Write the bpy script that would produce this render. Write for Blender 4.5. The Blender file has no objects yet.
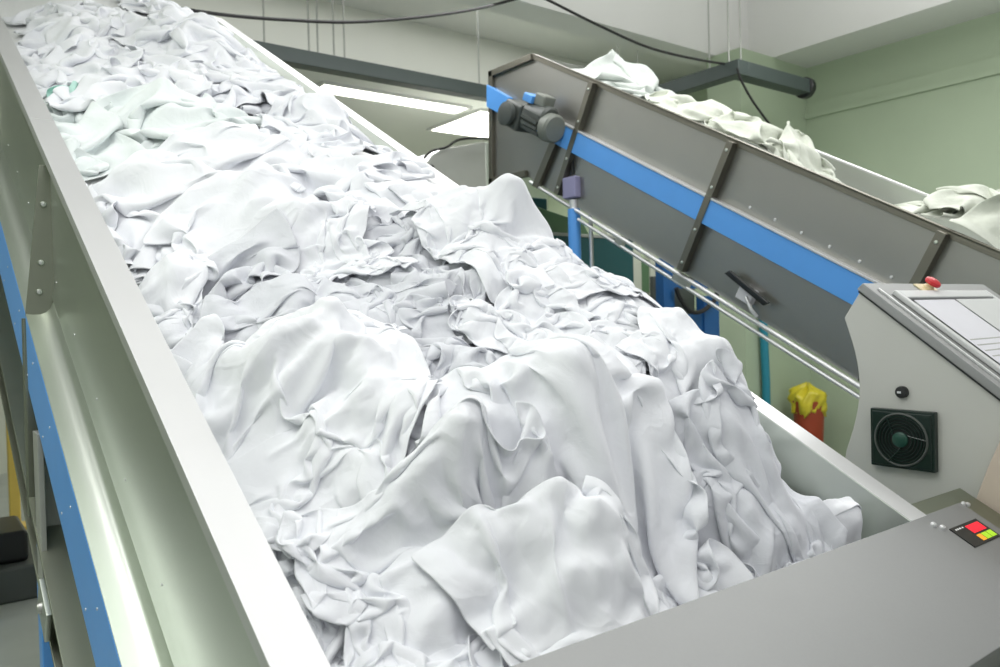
import bpy, bmesh, math, numpy as np
from mathutils import Vector, Matrix

C = bpy.context.scene.collection
SC = bpy.context.scene

# ------------------------------------------------------------------ camera
EYE = np.array([0.0, 0.0, 1.70])
FOCAL, PITCH, ROLL, YAW, INC = 791.65, -.02074, -.02595, .64613, .5046
_fw = np.array([math.sin(YAW) * math.cos(PITCH), math.cos(YAW) * math.cos(PITCH), math.sin(PITCH)])
_r0 = np.array([math.cos(YAW), -math.sin(YAW), 0.0])
_u0 = np.cross(_r0, _fw)
_r = _r0 * math.cos(ROLL) + _u0 * math.sin(ROLL)
_u = -_r0 * math.sin(ROLL) + _u0 * math.cos(ROLL)
cam = bpy.data.objects.new('camera', bpy.data.cameras.new('camera'))
C.objects.link(cam)
cam.matrix_world = Matrix(((_r[0], _u[0], -_fw[0], EYE[0]), (_r[1], _u[1], -_fw[1], EYE[1]),
                           (_r[2], _u[2], -_fw[2], EYE[2]), (0, 0, 0, 1)))
cam.data.sensor_width = 36
cam.data.lens = FOCAL / 1000 * 36
cam.data.clip_start = .05
cam.data.dof.use_dof = True
cam.data.dof.focus_distance = 2.0
cam.data.dof.aperture_fstop = 5.0
SC.camera = cam

# ------------------------------------------------------------------ world, lamps, exposure
W = bpy.data.worlds.new('world'); SC.world = W; W.use_nodes = True
_bg = W.node_tree.nodes['Background']
_bg.inputs[0].default_value = (.96, .97, 1.0, 1)
_bg.inputs[1].default_value = .42
SC.view_settings.view_transform = 'Standard'
SC.view_settings.look = 'None'
SC.view_settings.gamma = 1
SC.view_settings.use_curve_mapping = False
SC.view_settings.exposure = .31


def lamp(name, loc, sx, sy, energy, col=(1, .995, .99)):
    d = bpy.data.lights.new(name, 'AREA'); d.shape = 'RECTANGLE'; d.size = sx; d.size_y = sy
    d.energy = energy; d.color = col
    o = bpy.data.objects.new(name, d); C.objects.link(o); o.location = loc
    return o


lamp('ceiling_area_light', (-.6, 1.3, 4.42), 1.6, 3.2, 46)
lamp('ceiling_area_light', (3.2, 2.4, 4.42), 1.2, 3.2, 38)
lamp('ceiling_area_light', (6.0, 2.2, 4.42), 1.2, 3.0, 66)
lamp('ceiling_area_light', (1.2, -1.4, 4.42), 3.0, 1.4, 26)
lamp('ceiling_area_light', (-2.7, 2.6, 4.42), 1.2, 3.0, 40)  # unseen fill, added to lighten the left wall and floor
lamp('ceiling_area_light', (3.4, 5.0, 4.3), 3.0, .6, 30)  # unseen fill, added to brighten the bulkhead and upper heap
lamp('ceiling_area_light', (3.6, 6.45, 4.8), 5.0, .3, 20)  # unseen fill close to the bulkhead, added to lift its tone
lamp('ceiling_area_light', (5.2, 8.4, 4.15), 2.4, .9, 80)
# unseen upward fill lights without fixtures, added to brighten the ceiling
for _x, _y, _e in ((-.6, 2.0, 30), (3.2, 2.4, 46), (6.0, 2.2, 42)):
    lamp('ceiling_fill_uplight', (_x, _y, 3.9), 1.2, 3.0, _e).rotation_euler = (math.pi, 0, 0)


# ------------------------------------------------------------------ helpers
X3 = np.array([1.0, 0, 0])
I3 = np.array([0, math.cos(INC), math.sin(INC)])
N3 = np.array([0, -math.sin(INC), math.cos(INC)])


def ray(x, y):
    return _fw + (x - 500) / FOCAL * _r - (y - 333.5) / FOCAL * _u


def on_plane(x, y, point, normal):
    d = ray(x, y); normal = np.asarray(normal, float)
    return EYE + d * (((np.asarray(point) - EYE) @ normal) / (d @ normal))


def nodes(name):
    m = bpy.data.materials.new(name); m.use_nodes = True
    nt = m.node_tree
    return m, nt, nt.nodes['Principled BSDF']


def N_(nt, kind, **kw):
    n = nt.nodes.new(kind)
    for k, v in kw.items():
        setattr(n, k, v)
    return n


def plain(name, col, rough=.5, metal=0, noise=.06, scale=9, bump=0, spec=.5):
    """a painted / plastic / plaster surface with slight irregular wear"""
    m, nt, b = nodes(name)
    tc = N_(nt, 'ShaderNodeTexCoord'); nz = N_(nt, 'ShaderNodeTexNoise')
    nz.inputs['Scale'].default_value = scale; nz.inputs['Detail'].default_value = 5
    nt.links.new(tc.outputs['Object'], nz.inputs['Vector'])
    mr = N_(nt, 'ShaderNodeMapRange'); mr.inputs['To Min'].default_value = 1 - noise; mr.inputs['To Max'].default_value = 1 + noise
    nt.links.new(nz.outputs['Fac'], mr.inputs['Value'])
    mx = N_(nt, 'ShaderNodeVectorMath', operation='SCALE'); mx.inputs[0].default_value = col
    nt.links.new(mr.outputs['Result'], mx.inputs['Scale']); nt.links.new(mx.outputs['Vector'], b.inputs['Base Color'])
    b.inputs['Roughness'].default_value = rough; b.inputs['Metallic'].default_value = metal
    b.inputs['Specular IOR Level'].default_value = spec
    if bump:
        bp = N_(nt, 'ShaderNodeBump'); bp.inputs['Strength'].default_value = bump; bp.inputs['Distance'].default_value = .01
        nt.links.new(nz.outputs['Fac'], bp.inputs['Height']); nt.links.new(bp.outputs['Normal'], b.inputs['Normal'])
    return m


def steel(name, col, rough=.3, stretch=(3, 40, 40), bump=.0):
    """brushed sheet steel: fine streaks along one axis in roughness and height"""
    m, nt, b = nodes(name)
    tc = N_(nt, 'ShaderNodeTexCoord'); mp = N_(nt, 'ShaderNodeMapping'); mp.inputs['Scale'].default_value = stretch
    nt.links.new(tc.outputs['Object'], mp.inputs['Vector'])
    nz = N_(nt, 'ShaderNodeTexNoise'); nz.inputs['Scale'].default_value = 3; nz.inputs['Detail'].default_value = 4
    nt.links.new(mp.outputs['Vector'], nz.inputs['Vector'])
    mr = N_(nt, 'ShaderNodeMapRange'); mr.inputs['To Min'].default_value = rough - .03; mr.inputs['To Max'].default_value = rough + .03
    nt.links.new(nz.outputs['Fac'], mr.inputs['Value']); nt.links.new(mr.outputs['Result'], b.inputs['Roughness'])
    n2 = N_(nt, 'ShaderNodeTexNoise'); n2.inputs['Scale'].default_value = 2.2; n2.inputs['Detail'].default_value = 3
    nt.links.new(tc.outputs['Object'], n2.inputs['Vector'])
    m2 = N_(nt, 'ShaderNodeMapRange'); m2.inputs['To Min'].default_value = .94; m2.inputs['To Max'].default_value = 1.05
    nt.links.new(n2.outputs['Fac'], m2.inputs['Value'])
    mx = N_(nt, 'ShaderNodeVectorMath', operation='SCALE'); mx.inputs[0].default_value = col
    nt.links.new(m2.outputs['Result'], mx.inputs['Scale']); nt.links.new(mx.outputs['Vector'], b.inputs['Base Color'])
    b.inputs['Metallic'].default_value = 1
    bp = N_(nt, 'ShaderNodeBump'); bp.inputs['Strength'].default_value = bump; bp.inputs['Distance'].default_value = .002
    nt.links.new(nz.outputs['Fac'], bp.inputs['Height']); nt.links.new(bp.outputs['Normal'], b.inputs['Normal'])
    return m


def glow(name, col, power):
    m, nt, b = nodes(name)
    b.inputs['Base Color'].default_value = (*col, 1)
    b.inputs['Emission Color'].default_value = (*col, 1); b.inputs['Emission Strength'].default_value = power
    return m


def linen(name, col, wr=.5):
    """cotton cloth: matt, faintly translucent, fine creases and weave in the height only"""
    m, nt, b = nodes(name)
    tc = N_(nt, 'ShaderNodeTexCoord')
    b.inputs['Base Color'].default_value = (*col, 1)
    b.inputs['Roughness'].default_value = .85
    b.inputs['Specular IOR Level'].default_value = .15
    b.inputs['Sheen Weight'].default_value = .08
    n1 = N_(nt, 'ShaderNodeTexNoise'); n1.inputs['Scale'].default_value = 16; n1.inputs['Detail'].default_value = 6; n1.inputs['Distortion'].default_value = 1.2
    n1.inputs['Roughness'].default_value = .55
    nt.links.new(tc.outputs['Object'], n1.inputs['Vector'])
    # thin pressed creases: the ridge lines where a second noise crosses its middle value
    n2 = N_(nt, 'ShaderNodeTexNoise'); n2.inputs['Scale'].default_value = 6.5; n2.inputs['Detail'].default_value = 2.5; n2.inputs['Distortion'].default_value = .8
    nt.links.new(tc.outputs['Object'], n2.inputs['Vector'])
    s1 = N_(nt, 'ShaderNodeMath', operation='SUBTRACT'); s1.inputs[1].default_value = .5; nt.links.new(n2.outputs['Fac'], s1.inputs[0])
    s2 = N_(nt, 'ShaderNodeMath', operation='ABSOLUTE'); nt.links.new(s1.outputs[0], s2.inputs[0])
    s3 = N_(nt, 'ShaderNodeMapRange'); s3.inputs['From Max'].default_value = .07; s3.inputs['To Min'].default_value = 1; s3.inputs['To Max'].default_value = 0
    nt.links.new(s2.outputs[0], s3.inputs['Value'])
    b1 = N_(nt, 'ShaderNodeBump'); b1.inputs['Strength'].default_value = .2; b1.inputs['Distance'].default_value = .005
    nt.links.new(s3.outputs['Result'], b1.inputs['Height'])
    bp = N_(nt, 'ShaderNodeBump'); bp.inputs['Strength'].default_value = wr; bp.inputs['Distance'].default_value = .012
    nt.links.new(n1.outputs['Fac'], bp.inputs['Height']); nt.links.new(b1.outputs['Normal'], bp.inputs['Normal']); nt.links.new(bp.outputs['Normal'], b.inputs['Normal'])
    return m


M = dict(
    steel=steel('brushed_steel', (.63, .67, .615), .36),
    steel_bright=steel('bright_rim_steel', (.76, .76, .77), .5),
    steel_dull=steel('dull_steel', (.51, .515, .49), .42),
    steel_olive=steel('worn_steel', (.30, .32, .255), .40),
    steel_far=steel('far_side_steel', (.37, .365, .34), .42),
    rib_far=steel('dark_rib_steel', (.22, .21, .175), .45),
    cover=steel('satin_steel', (.37, .375, .375), .6, (60, 60, 60), .0),
    blue=plain('blue_paint', (.11, .37, .87), .35, 0, .05),
    blue_deep=plain('deep_blue_paint', (.012, .09, .27), .45),
    teal=plain('teal_paint', (.02, .22, .30), .45),
    grey_cast=plain('grey_cast_paint', (.075, .085, .078), .45),
    grey_light=plain('light_grey_paint', (.36, .37, .34), .4),
    rail=plain('dark_rail_paint', (.055, .075, .07), .5),
    black=plain('black_plastic', (.012, .014, .014), .35),
    greenblack=plain('dark_green_plastic', (.004, .017, .012), .3),
    greenhub=plain('green_hub', (.008, .06, .04), .4),
    rubber=plain('black_rubber', (.015, .015, .015), .7),
    console=plain('console_paint', (.56, .565, .53), .42, 0, .02),
    beige=plain('beige_moulding', (.62, .53, .44), .55, 0, .03),
    paper=plain('paper', (.68, .68, .72), .7, 0, .03),
    clearfilm=plain('white_frame_plastic', (.64, .65, .65), .35, 0, .02),
    red=plain('red_plastic', (.62, .03, .04), .35),
    yellow=plain('yellow_plastic', (.75, .55, .12), .4),
    yellow_pale=plain('pale_yellow_plastic', (.80, .70, .45), .4),
    bag=plain('yellow_bag_film', (.62, .53, .03), .35, 0, .15, 20),
    binred=plain('orange_red_plastic', (.36, .055, .02), .45, 0, .1),
    teal_dark=plain('dark_teal_paint', (.010, .075, .085), .35),
    cowl=plain('grey_green_cowl', (.19, .205, .18), .45),
    lilac=plain('lilac_box_plastic', (.30, .29, .46), .5),
    green=plain('green_machine_paint', (.10, .19, .10), .3, 0, .1, 4),
    wall=plain('pale_green_plaster', (.42, .50, .365), .8, 0, .035, 2.5, .08, .2),
    wallwhite=plain('off_white_plaster', (.74, .75, .69), .85, 0, .03, 2.5, .05, .2),
    wallgrey=plain('grey_green_plaster', (.60, .62, .53), .85, 0, .03, 2.5, .05, .2),
    ceil=plain('white_ceiling_paint', (.74, .74, .72), .85, 0, .02, 3, .03, .2),
    floor=plain('grey_floor_paint', (.40, .43, .39), .45, 0, .25, 1.7, .1),
    white=plain('white_plastic', (.80, .80, .80), .4),
    lit=glow('lit_panel', (1, .97, .86), 7),
    ledred=glow('red_led', (.8, .012, .03), .5),
    ledgreen=glow('green_led', (.35, .6, .02), .4),
    ledorange=glow('orange_led', (.8, .33, .02), .45),
    ink=plain('white_ink', (.8, .8, .8), .5),
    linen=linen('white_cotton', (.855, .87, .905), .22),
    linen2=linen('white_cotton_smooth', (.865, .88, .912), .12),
    linen_grey_shade=linen('grey_shade_sheet', (.70, .715, .755), .22),  # greyer cloth tone, with shade put into the colour to separate the sheets
    linen3=linen('white_terry', (.87, .875, .88), .3),
    mint=linen('mint_cotton', (.50, .76, .69), .22),
    mintwhite=linen('cool_white_cotton', (.83, .88, .875), .22),
    greyish=linen('grey_white_cotton', (.62, .66, .63), .22),
    ivory=linen('ivory_cotton', (.66, .69, .61), .25),
)


class MB:
    """collects shapes, links them as ONE mesh object; axes give the frame the shapes are written in"""

    def __init__(s, o=(0, 0, 0), a=X3, b=(0, 1, 0), c=(0, 0, 1)):
        s.v = []; s.f = []; s.o = np.array(o, float); s.A = np.array([a, b, c], float)

    def add(s, pts, faces):
        k = len(s.v)
        s.v += [tuple(s.o + np.asarray(p, float) @ s.A) for p in pts]
        s.f += [tuple(i + k for i in f) for f in faces]
        return s

    def box(s, x0, x1, y0, y1, z0, z1):
        return s.add([(x, y, z) for x in (x0, x1) for y in (y0, y1) for z in (z0, z1)],
                     [(0, 1, 3, 2), (4, 6, 7, 5), (0, 4, 5, 1), (2, 3, 7, 6), (0, 2, 6, 4), (1, 5, 7, 3)])

    def prism(s, poly, axis, t0, t1):
        """2-D outline swept along one axis (0, 1 or 2) of the frame"""
        n = len(poly)

        def P(p, t):
            q = list(p); q.insert(axis, t); return q
        pts = [P(p, t0) for p in poly] + [P(p, t1) for p in poly]
        return s.add(pts, [tuple(range(n))[::-1], tuple(range(n, 2 * n))] +
                     [(i, (i + 1) % n, n + (i + 1) % n, n + i) for i in range(n)])

    def tube(s, path, r, n=10, closed=False, cap=True):
        path = [np.asarray(p, float) for p in path]; L = len(path); R = r if hasattr(r, '__len__') else [r] * L
        pts = []; up = None
        for i, p in enumerate(path):
            a = path[(i - 1) % L] if closed or i else p; b = path[(i + 1) % L] if closed or i < L - 1 else p
            t = b - a; t = t / (np.linalg.norm(t) + 1e-9)
            if up is None:
                up = np.cross(t, (0, 0, 1) if abs(t[2]) < .9 else (1, 0, 0))
            up = up - t * (up @ t); up /= np.linalg.norm(up) + 1e-9
            w = np.cross(t, up)
            pts += [p + R[i] * (up * math.cos(k * 2 * math.pi / n) + w * math.sin(k * 2 * math.pi / n)) for k in range(n)]
        fs = []
        for i in range(L if closed else L - 1):
            j = (i + 1) % L
            fs += [(i * n + k, i * n + (k + 1) % n, j * n + (k + 1) % n, j * n + k) for k in range(n)]
        if cap and not closed:
            fs += [tuple(range(n))[::-1], tuple((L - 1) * n + k for k in range(n))]
        return s.add(pts, fs)

    def lathe(s, prof, base, axis, n=20):
        """prof: (radius, height) pairs turned about an axis vector through base, in the frame"""
        base = np.asarray(base, float); ax = np.asarray(axis, float); ax = ax / np.linalg.norm(ax)
        p = np.cross(ax, (0, 0, 1) if abs(ax[2]) < .9 else (1, 0, 0)); p /= np.linalg.norm(p); q = np.cross(ax, p)
        pts = [base + ax * h + r * (p * math.cos(k * 2 * math.pi / n) + q * math.sin(k * 2 * math.pi / n)) for r, h in prof for k in range(n)]
        fs = [(i * n + k, i * n + (k + 1) % n, (i + 1) * n + (k + 1) % n, (i + 1) * n + k) for i in range(len(prof) - 1) for k in range(n)]
        return s.add(pts, fs + [tuple(range(n))[::-1], tuple((len(prof) - 1) * n + k for k in range(n))])

    def build(s, name, mat, parent=None, bevel=0, smooth=False, label=None):
        me = bpy.data.meshes.new(name); me.from_pydata(s.v, [], s.f)
        bm = bmesh.new(); bm.from_mesh(me); bmesh.ops.recalc_face_normals(bm, faces=bm.faces); bm.to_mesh(me); bm.free()
        me.materials.append(mat); o = bpy.data.objects.new(name, me); C.objects.link(o)
        if bevel:
            md = o.modifiers.new('edge', 'BEVEL'); md.width = bevel; md.segments = 2; md.limit_method = 'ANGLE'; md.angle_limit = .6
        if smooth or bevel:
            for p in me.polygons:
                p.use_smooth = True
            if not smooth:
                w = o.modifiers.new('shade', 'WEIGHTED_NORMAL'); w.keep_sharp = False
            elif smooth == 'auto':
                me.set_sharp_from_angle(angle=.7)
        if parent is not None:
            o.parent = parent
            q = parent; off = Vector((0, 0, 0))
            while q is not None:
                off += q.location; q = q.parent
            me.transform(Matrix.Translation(-off))
        if label:
            o['label'] = label
        return o


def thing(name, label, cat, loc=(0, 0, 0), group=None):
    o = bpy.data.objects.new(name, None); C.objects.link(o); o.location = loc; o.empty_display_size = .05
    return tag(o, label, cat, group)


def tag(o, label, cat, group=None, kind=None):
    o['label'] = label; o['category'] = cat
    if group:
        o['group'] = group
    if kind:
        o['kind'] = kind
    return o


def struct(o):
    o['kind'] = 'structure'
    return o

# ------------------------------------------------------------------ the room
FLOOR_L, RIGHT, BACK, CEIL = -3.5, 8.49, 7.25, 4.50
struct(MB().box(FLOOR_L, 8.7, -3.0, 11.2, -.1, 0).build('floor', M['floor']))
struct(MB().box(RIGHT, RIGHT + .2, -3.0, 11.2, 0, 5.7).box(RIGHT - .035, RIGHT, -3.0, 5.2, 0, 4.07).build('wall_right', M['wall']))
struct(MB().box(RIGHT - .06, RIGHT - .035, -3.0, 5.2, 3.90, 3.95).build('trim_2', M['wall']))
struct(MB().box(FLOOR_L - .2, FLOOR_L, -3.0, 11.2, 0, 5.7).build('wall_left', M['wall']))
struct(MB().box(FLOOR_L, 8.7, 11.0, 11.2, 0, 4.8).build('wall_back', M['wallgrey']))
struct(MB().box(FLOOR_L, 8.7, BACK, BACK + .2, 4.2, 4.95).build('trim_1', M['wallwhite']))      # bulkhead over the rear bay
struct(MB().box(FLOOR_L, 8.7, BACK + .2, 11.0, 4.20, 4.3).build('ceiling_rear', M['ceil']))
struct(MB().box(FLOOR_L, 8.7, 5.84, BACK, 4.85, 4.95).build('ceiling_middle', M['ceil']))
struct(MB().box(FLOOR_L, 8.7, 5.50, 5.84, 4.50, 5.7).build('beam', M['ceil']))
struct(MB().box(7.80, RIGHT, -3.0, 5.50, 4.50, 5.7).build('beam', M['ceil']))
struct(MB().box(FLOOR_L, 7.80, -3.0, 5.50, 5.6, 5.7).build('ceiling', M['ceil']))
struct(MB().box(7.20, 8.7, 5.2, 5.62, 0, 4.50).box(7.2, 7.86, 5.185, 5.2, 0, 4.5).build('column', M['wall']))

# ------------------------------------------------------------------ main conveyor
O1 = np.array([.43992, .90043, 1.19631])      # inner top corner of the near side wall; u across, v up the slope, w off the belt
WIDE = 1.435
LONG = 5.7


def at1(u, v, w):
    return O1 + X3 * u + I3 * v + N3 * w


def F1():
    return MB(O1, X3, I3, N3)


conv = thing('laundry_conveyor', 'large steel inclined conveyor heaped with white sheets, blue beam along its side', 'conveyor', tuple(at1(.7, 1.5, 0) * (1, 1, 0)))


def screw_bm(mb, p, axis, r=.008, h=.005):
    return mb.lathe([(r, 0), (r, h * .5), (r * .75, h), (r * .1, h * 1.15)], p, axis, 12)


for s, u in ((1, 0.0), (-1, WIDE)):
    side = F1()
    q = [(-.058, -.022), (-.058, -.345), (-.0615, -.375), (-.066, -.39), (-.066, -.396), (-.059, -.400), (-.059, -.404), (-.066, -.409), (-.072, -.424), (-.084, -.4345), (-.100, -.4395), (-.120, -.4395), (-.138, -.437), (-.138, -.443), (-.05, -.443),
         (-.05, -1.02), (-.046, -1.02), (-.046, -.02), (-.004, -.02), (-.004, -.55), (0, -.55), (0, -.003), (-.003, 0), (-.069, 0), (-.072, -.003), (-.072, -.024), (-.068, -.024), (-.067, -.022)]
    side.prism([(u + s * a, b) for a, b in q], 1, -.31, LONG)
    # (outline is in u-w; the sweep runs up the slope)
    side.build('side_wall', M['steel'], conv, .0015, label='steel side wall' if s > 0 else None)
    cap = F1().prism([(u + s * a, b) for a, b in [(.001, .0012), (-.0735, .0012), (-.0735, -.026), (-.0715, -.026), (-.0715, -.0006), (.001, -.0006)]], 1, 0, 2.52)
    cap.prism([(u + s * a, b) for a, b in [(.001, .0012), (-.0735, .0012), (-.0735, -.026), (-.0715, -.026), (-.0715, -.0006), (.001, -.0006)]], 1, 2.526, LONG)
    cap.build('rim', M['steel_bright'], conv, .0008, label='pale folded rim')
    F1().box(*sorted((u - s * .139, u - s * .06)), .02, LONG, -.64, -.4435).build('beam', M['blue'], conv, .002, label='blue painted side beam')
    F1().prism([(u + s * a, b) for a, b in [(-.05, -.93), (-.15, -.93), (-.15, -.94), (-.06, -.94), (-.06, -1.05), (-.15, -1.05), (-.15, -1.06), (-.05, -1.06)]], 1, .35, LONG).build('bottom_rail', M['steel_olive'], conv, .002)
    for v in (1.93, 3.78, 5.2):                   # upright rib plates
        o = at1(u, v, -.44)
        rib = MB(o).prism([(s * a, b) for a, b in [(-.054, .462), (-.088, .462), (-.139, .0), (-.150, -.62), (-.05, -.62)]], 1, 0, .006)
        rib.prism([(s * a, b) for a, b in [(-.139, -.01), (-.145, -.01), (-.150, -.62), (-.144, -.62)]], 1, .006, .05)
        rb = rib.build('rib', M['steel_olive'], conv, .001)
        for e, z in ((.080, .34), (.092, .16), (.100, .07), (.10, -.30), (.10, -.46)):
            screw_bm(MB(o), (-s * e, 0, z), (0, -1, 0), .010, .009).build('bolt', M['steel'], rb, smooth='auto')
    yv = at1(0, 1.62, -.66)
    st = MB((O1[0] + u, yv[1], 0)).box(*sorted((-s * .145, -s * .13)), -.05, .05, yv[2] - .43, yv[2]).box(*sorted((-s * .145, -s * .07)), .04, .052, yv[2] - .43, yv[2])
    st = st.build('strut', M['grey_light'], conv, .002)
    br = F1().box(*sorted((u - s * .165, u - s * .15)), 1.17, 1.31, -1.03, -.93)
    b = br.build('bracket', M['steel'], conv, .003)
    screw_bm(F1(), (u - s * .165, 1.24, -.97), (-s, 0, 0), .016, .012).build('bolt', M['steel_dull'], b, smooth='auto')
    for v in (1.56, 4.6):
        p = at1(u - s * .1, v, -1.06)
        MB(p).box(-.035, .035, -.035, .035, -p[2], .02).build('leg', M['blue'], conv, .004, label='blue square leg')
    for v in [.3 + .19 * i for i in range(26)]:
        if abs(v - 1.93) > .05 and abs(v - 3.78) > .05:
            pass
for v in [.42 + .33 * i for i in range(14)]:
    for p in ((-.139, v, -.50, .0035), (-.139, v + .1, -.60, .0035), (-.058, v + .2, -.335, .003)):
        screw_bm(F1(), p[:3], (-1, 0, 0), p[3], .002).build('rivet', M['steel_bright'], conv, smooth='auto')
F1().box(0, WIDE, .03, LONG - .05, -.56, -.52).build('belt', M['rubber'], conv, .004, label='black rubber belt')
F1().lathe([(.07, 0), (.07, WIDE - .02)], (.01, LONG - .06, -.60), (1, 0, 0), 24).build('drum', M['steel_dull'], conv, smooth='auto')
# lower end: cover sheet, lip and front skirt
cv = F1().box(-.074, WIDE + .078, -.31, 0, -.010, .002)
cv.box(-.074, WIDE + .078, -.004, 0, -.045, -.008).box(-.074, WIDE + .078, -.31, -.298, -.50, -.01)
cov = cv.build('cover_plate', M['cover'], conv, .0025, label='wide flat satin steel cover at the low end')
for p in ((1.482, -.030), (1.498, -.045)):
    screw_bm(F1(), (p[0], p[1], .002), (0, 0, 1), .0075, .006).build('screw', M['steel_bright'], cov, smooth='auto')
bx = F1().prism([(.052, -.010), (-.62, -.010), (-.62, -.42), (.052, -.16)], 0, 1.519, 1.806).build('control_box', M['steel_olive'], conv, .004, label='grey steel control box beside the cover')
F1().box(1.519, 1.715, -.60, .008, -.010, -.0075).build('lid', M['cover'], bx, .001)
for p in ((1.716, .000), (1.727, -.006)):
    screw_bm(F1(), (p[0], p[1], -.010), (0, 0, 1), .0065, .008).build('screw', M['steel_bright'], bx, smooth='auto')
ds = F1().box(1.533, 1.676, -.114, -.049, -.0075, -.0045).build('display', M['black'], bx, .001, label='black digital display with red and green lights')
F1().box(1.596, 1.664, -.083, -.058, -.0045, -.0039).build('red_window', M['ledred'], ds, label='red lit window')
F1().box(1.592, 1.612, -.108, -.089, -.0045, -.0039).build('bar_segment', M['ledorange'], ds, label='orange lit segment')
F1().box(1.615, 1.640, -.108, -.089, -.0045, -.0039).build('bar_segment', M['ledgreen'], ds, label='green lit segment')
F1().box(1.643, 1.668, -.108, -.089, -.0045, -.0039).build('bar_segment', M['ledgreen'], ds, label='green lit segment')
mk = F1()
for a, b in ((1.546, 1.553), (1.556, 1.562), (1.565, 1.574), (1.580, 1.586)):
    mk.box(a, b, -.0605, -.0565, -.0045, -.0041)
mk.build('lettering', M['ink'], ds)

# ------------------------------------------------------------------ second conveyor
O2 = np.array([3.60, 1.94523, 2.23952])
W2 = .97


def F2():
    return MB(O2, X3, I3, N3)


c2 = thing('laundry_conveyor', 'second, farther steel conveyor with gear motor at its raised end, carrying loose white cloths', 'conveyor', (O2[0] + W2 / 2, 2.6, 0))
outline = [(-1.55, 0), (2.690, 0), (3.132, -.237), (2.751, -.99), (2.365, -.785), (-1.55, -.785)]
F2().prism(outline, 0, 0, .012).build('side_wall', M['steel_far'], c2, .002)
F2().prism(outline, 0, W2 - .012, W2).build('side_wall', M['steel'], c2, .002, label='far side wall, pale inside')
rimm = F2().box(-.012, .03, -1.55, 2.69, -.006, .004).box(-.012, -.006, -1.55, 2.69, -.03, 0)
rimm.build('rim', M['rib_far'], c2, .001)
F2().box(W2 - .03, W2 + .012, -1.55, 2.69, -.006, .006).build('rim', M['steel_bright'], c2, .001)
dv = np.array([3.132 - 2.690, -.237]); dv = dv / np.linalg.norm(dv)
fl = F2()
# raised flange round the head of the near side wall
hd = [(2.690, 0), (3.132, -.237), (2.751, -.99), (2.365, -.785)]
for (a, b), (c, d) in zip(hd[:-1], hd[1:]):
    t = np.array([c - a, d - b]); t = t / np.linalg.norm(t); n = np.array([t[1], -t[0]]) * .045
    fl.prism([(a, b), (c, d), (c + n[0], d + n[1]), (a + n[0], b + n[1])], 0, -.028, -.0005)
fl.build('head_flange', M['rib_far'], c2, .002)
F2().box(.012, W2 - .012, 2.695, 2.70, -.7, -.01).build('end_plate', M['steel_dull'], c2)
F2().prism([(2.42, -.335), (-1.55, -.335), (-1.55, -.472), (2.36, -.472)], 0, -.045, -.0005).build('beam', M['blue'], c2, .003, label='blue painted side beam')
F2().prism([(3.085, -.325), (2.78, -.335), (2.74, -.472), (3.012, -.472)], 0, -.045, -.0005).build('beam', M['blue'], c2, .003, label='short blue end of the side beam')
F2().box(-.05, -.0005, -1.55, 2.42, -.333, -.322).build('ledge', M['steel_bright'], c2, .001)
for v in (1.975, .775, -.445):
    rb = F2().box(-.05, -.001, v - .022, v + .022, -.318, -.012).box(-.05, -.001, v - .022, v + .022, -.77, -.474).box(-.052, -.0455, v - .022, v + .022, -.474, -.318).build('rib', M['rib_far'], c2, .002)
    for w in (-.06, -.27, -.52, -.72):
        screw_bm(F2(), (-.05, v, w), (-1, 0, 0), .009, .006).build('bolt', M['steel'], rb, smooth='auto')
for w, r, v1 in ((-.80, .013, 2.3), (-.845, .011, 1.72)):
    F2().tube([(-.02, -1.5, w), (-.02, v1, w)], r, 10).build('bottom_rail', M['steel_bright'], c2, smooth='auto')
    F2().tube([(W2 + .02, -1.5, w), (W2 + .02, v1, w)], r, 10).build('bottom_rail', M['steel_bright'], c2, smooth='auto')
for a, b in ((.70, .82), (1.28, 1.34)):
    F2().box(-.03, .01, a, b, -.85, -.79).build('rail_clip', M['steel_dull'], c2, .003)
F2().box(.02, W2 - .02, -1.5, 2.6, -.30, -.27).build('belt', M['white'], c2, .004, label='pale belt')
for v in [-.32 + .17 * i for i in range(6)]:
    screw_bm(F2(), (-.0005, v, -.285), (-1, 0, 0), .008, .005).build('screw', M['steel_bright'], c2, smooth='auto')
def F2m():
    return MB(O2 + I3 * -.10 + N3 * .01, X3, I3, N3)


# gear motor on the head end
gm = F2m().box(-.20, -.03, 2.50, 2.70, -.50, -.32).box(-.17, -.05, 2.44, 2.52, -.47, -.30).build('gear_motor', M['grey_cast'], c2, .02, label='dark grey gear motor bolted over the blue beam')
F2m().lathe([(.045, 0), (.075, .01), (.08, .03), (.08, .05), (.05, .06)], (-.20, 2.60, -.41), (-1, 0, 0), 20).build('gearbox_cap', M['grey_cast'], gm, smooth='auto')
fin = F2m().lathe([(.062, -.02), (.085, 0), (.085, .20), (.07, .215)], (-.13, 2.46, -.36), (0, -1, .12), 22)
for k in range(14):
    a = k * 2 * math.pi / 14
    fin.box(-.13 + .09 * math.cos(a) - .006, -.13 + .09 * math.cos(a) + .006, 2.27, 2.45, -.36 + .09 * math.sin(a) - .01 - .012, -.36 + .09 * math.sin(a) + .01 - .012)
fin.build('motor_housing', M['grey_cast'], gm, smooth='auto')
F2m().lathe([(.086, 0), (.095, .008), (.095, .07), (.08, .085), (.02, .088)], (-.13, 2.26, -.384), (0, -1, .12), 22).build('fan_cowl', M['cowl'], gm, smooth='auto')
F2m().box(-.18, -.08, 2.31, 2.42, -.28, -.20).build('terminal_box', M['cowl'], gm, .012)
F2m().box(-.20, -.09, 2.42, 2.52, -.285, -.23).build('torque_arm', M['blue'], gm, .008, label='blue bracket')
F2m().box(-.2145, -.2005, 2.60, 2.64, -.46, -.42).build('rating_plate', M['blue'], gm, .002)
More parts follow.
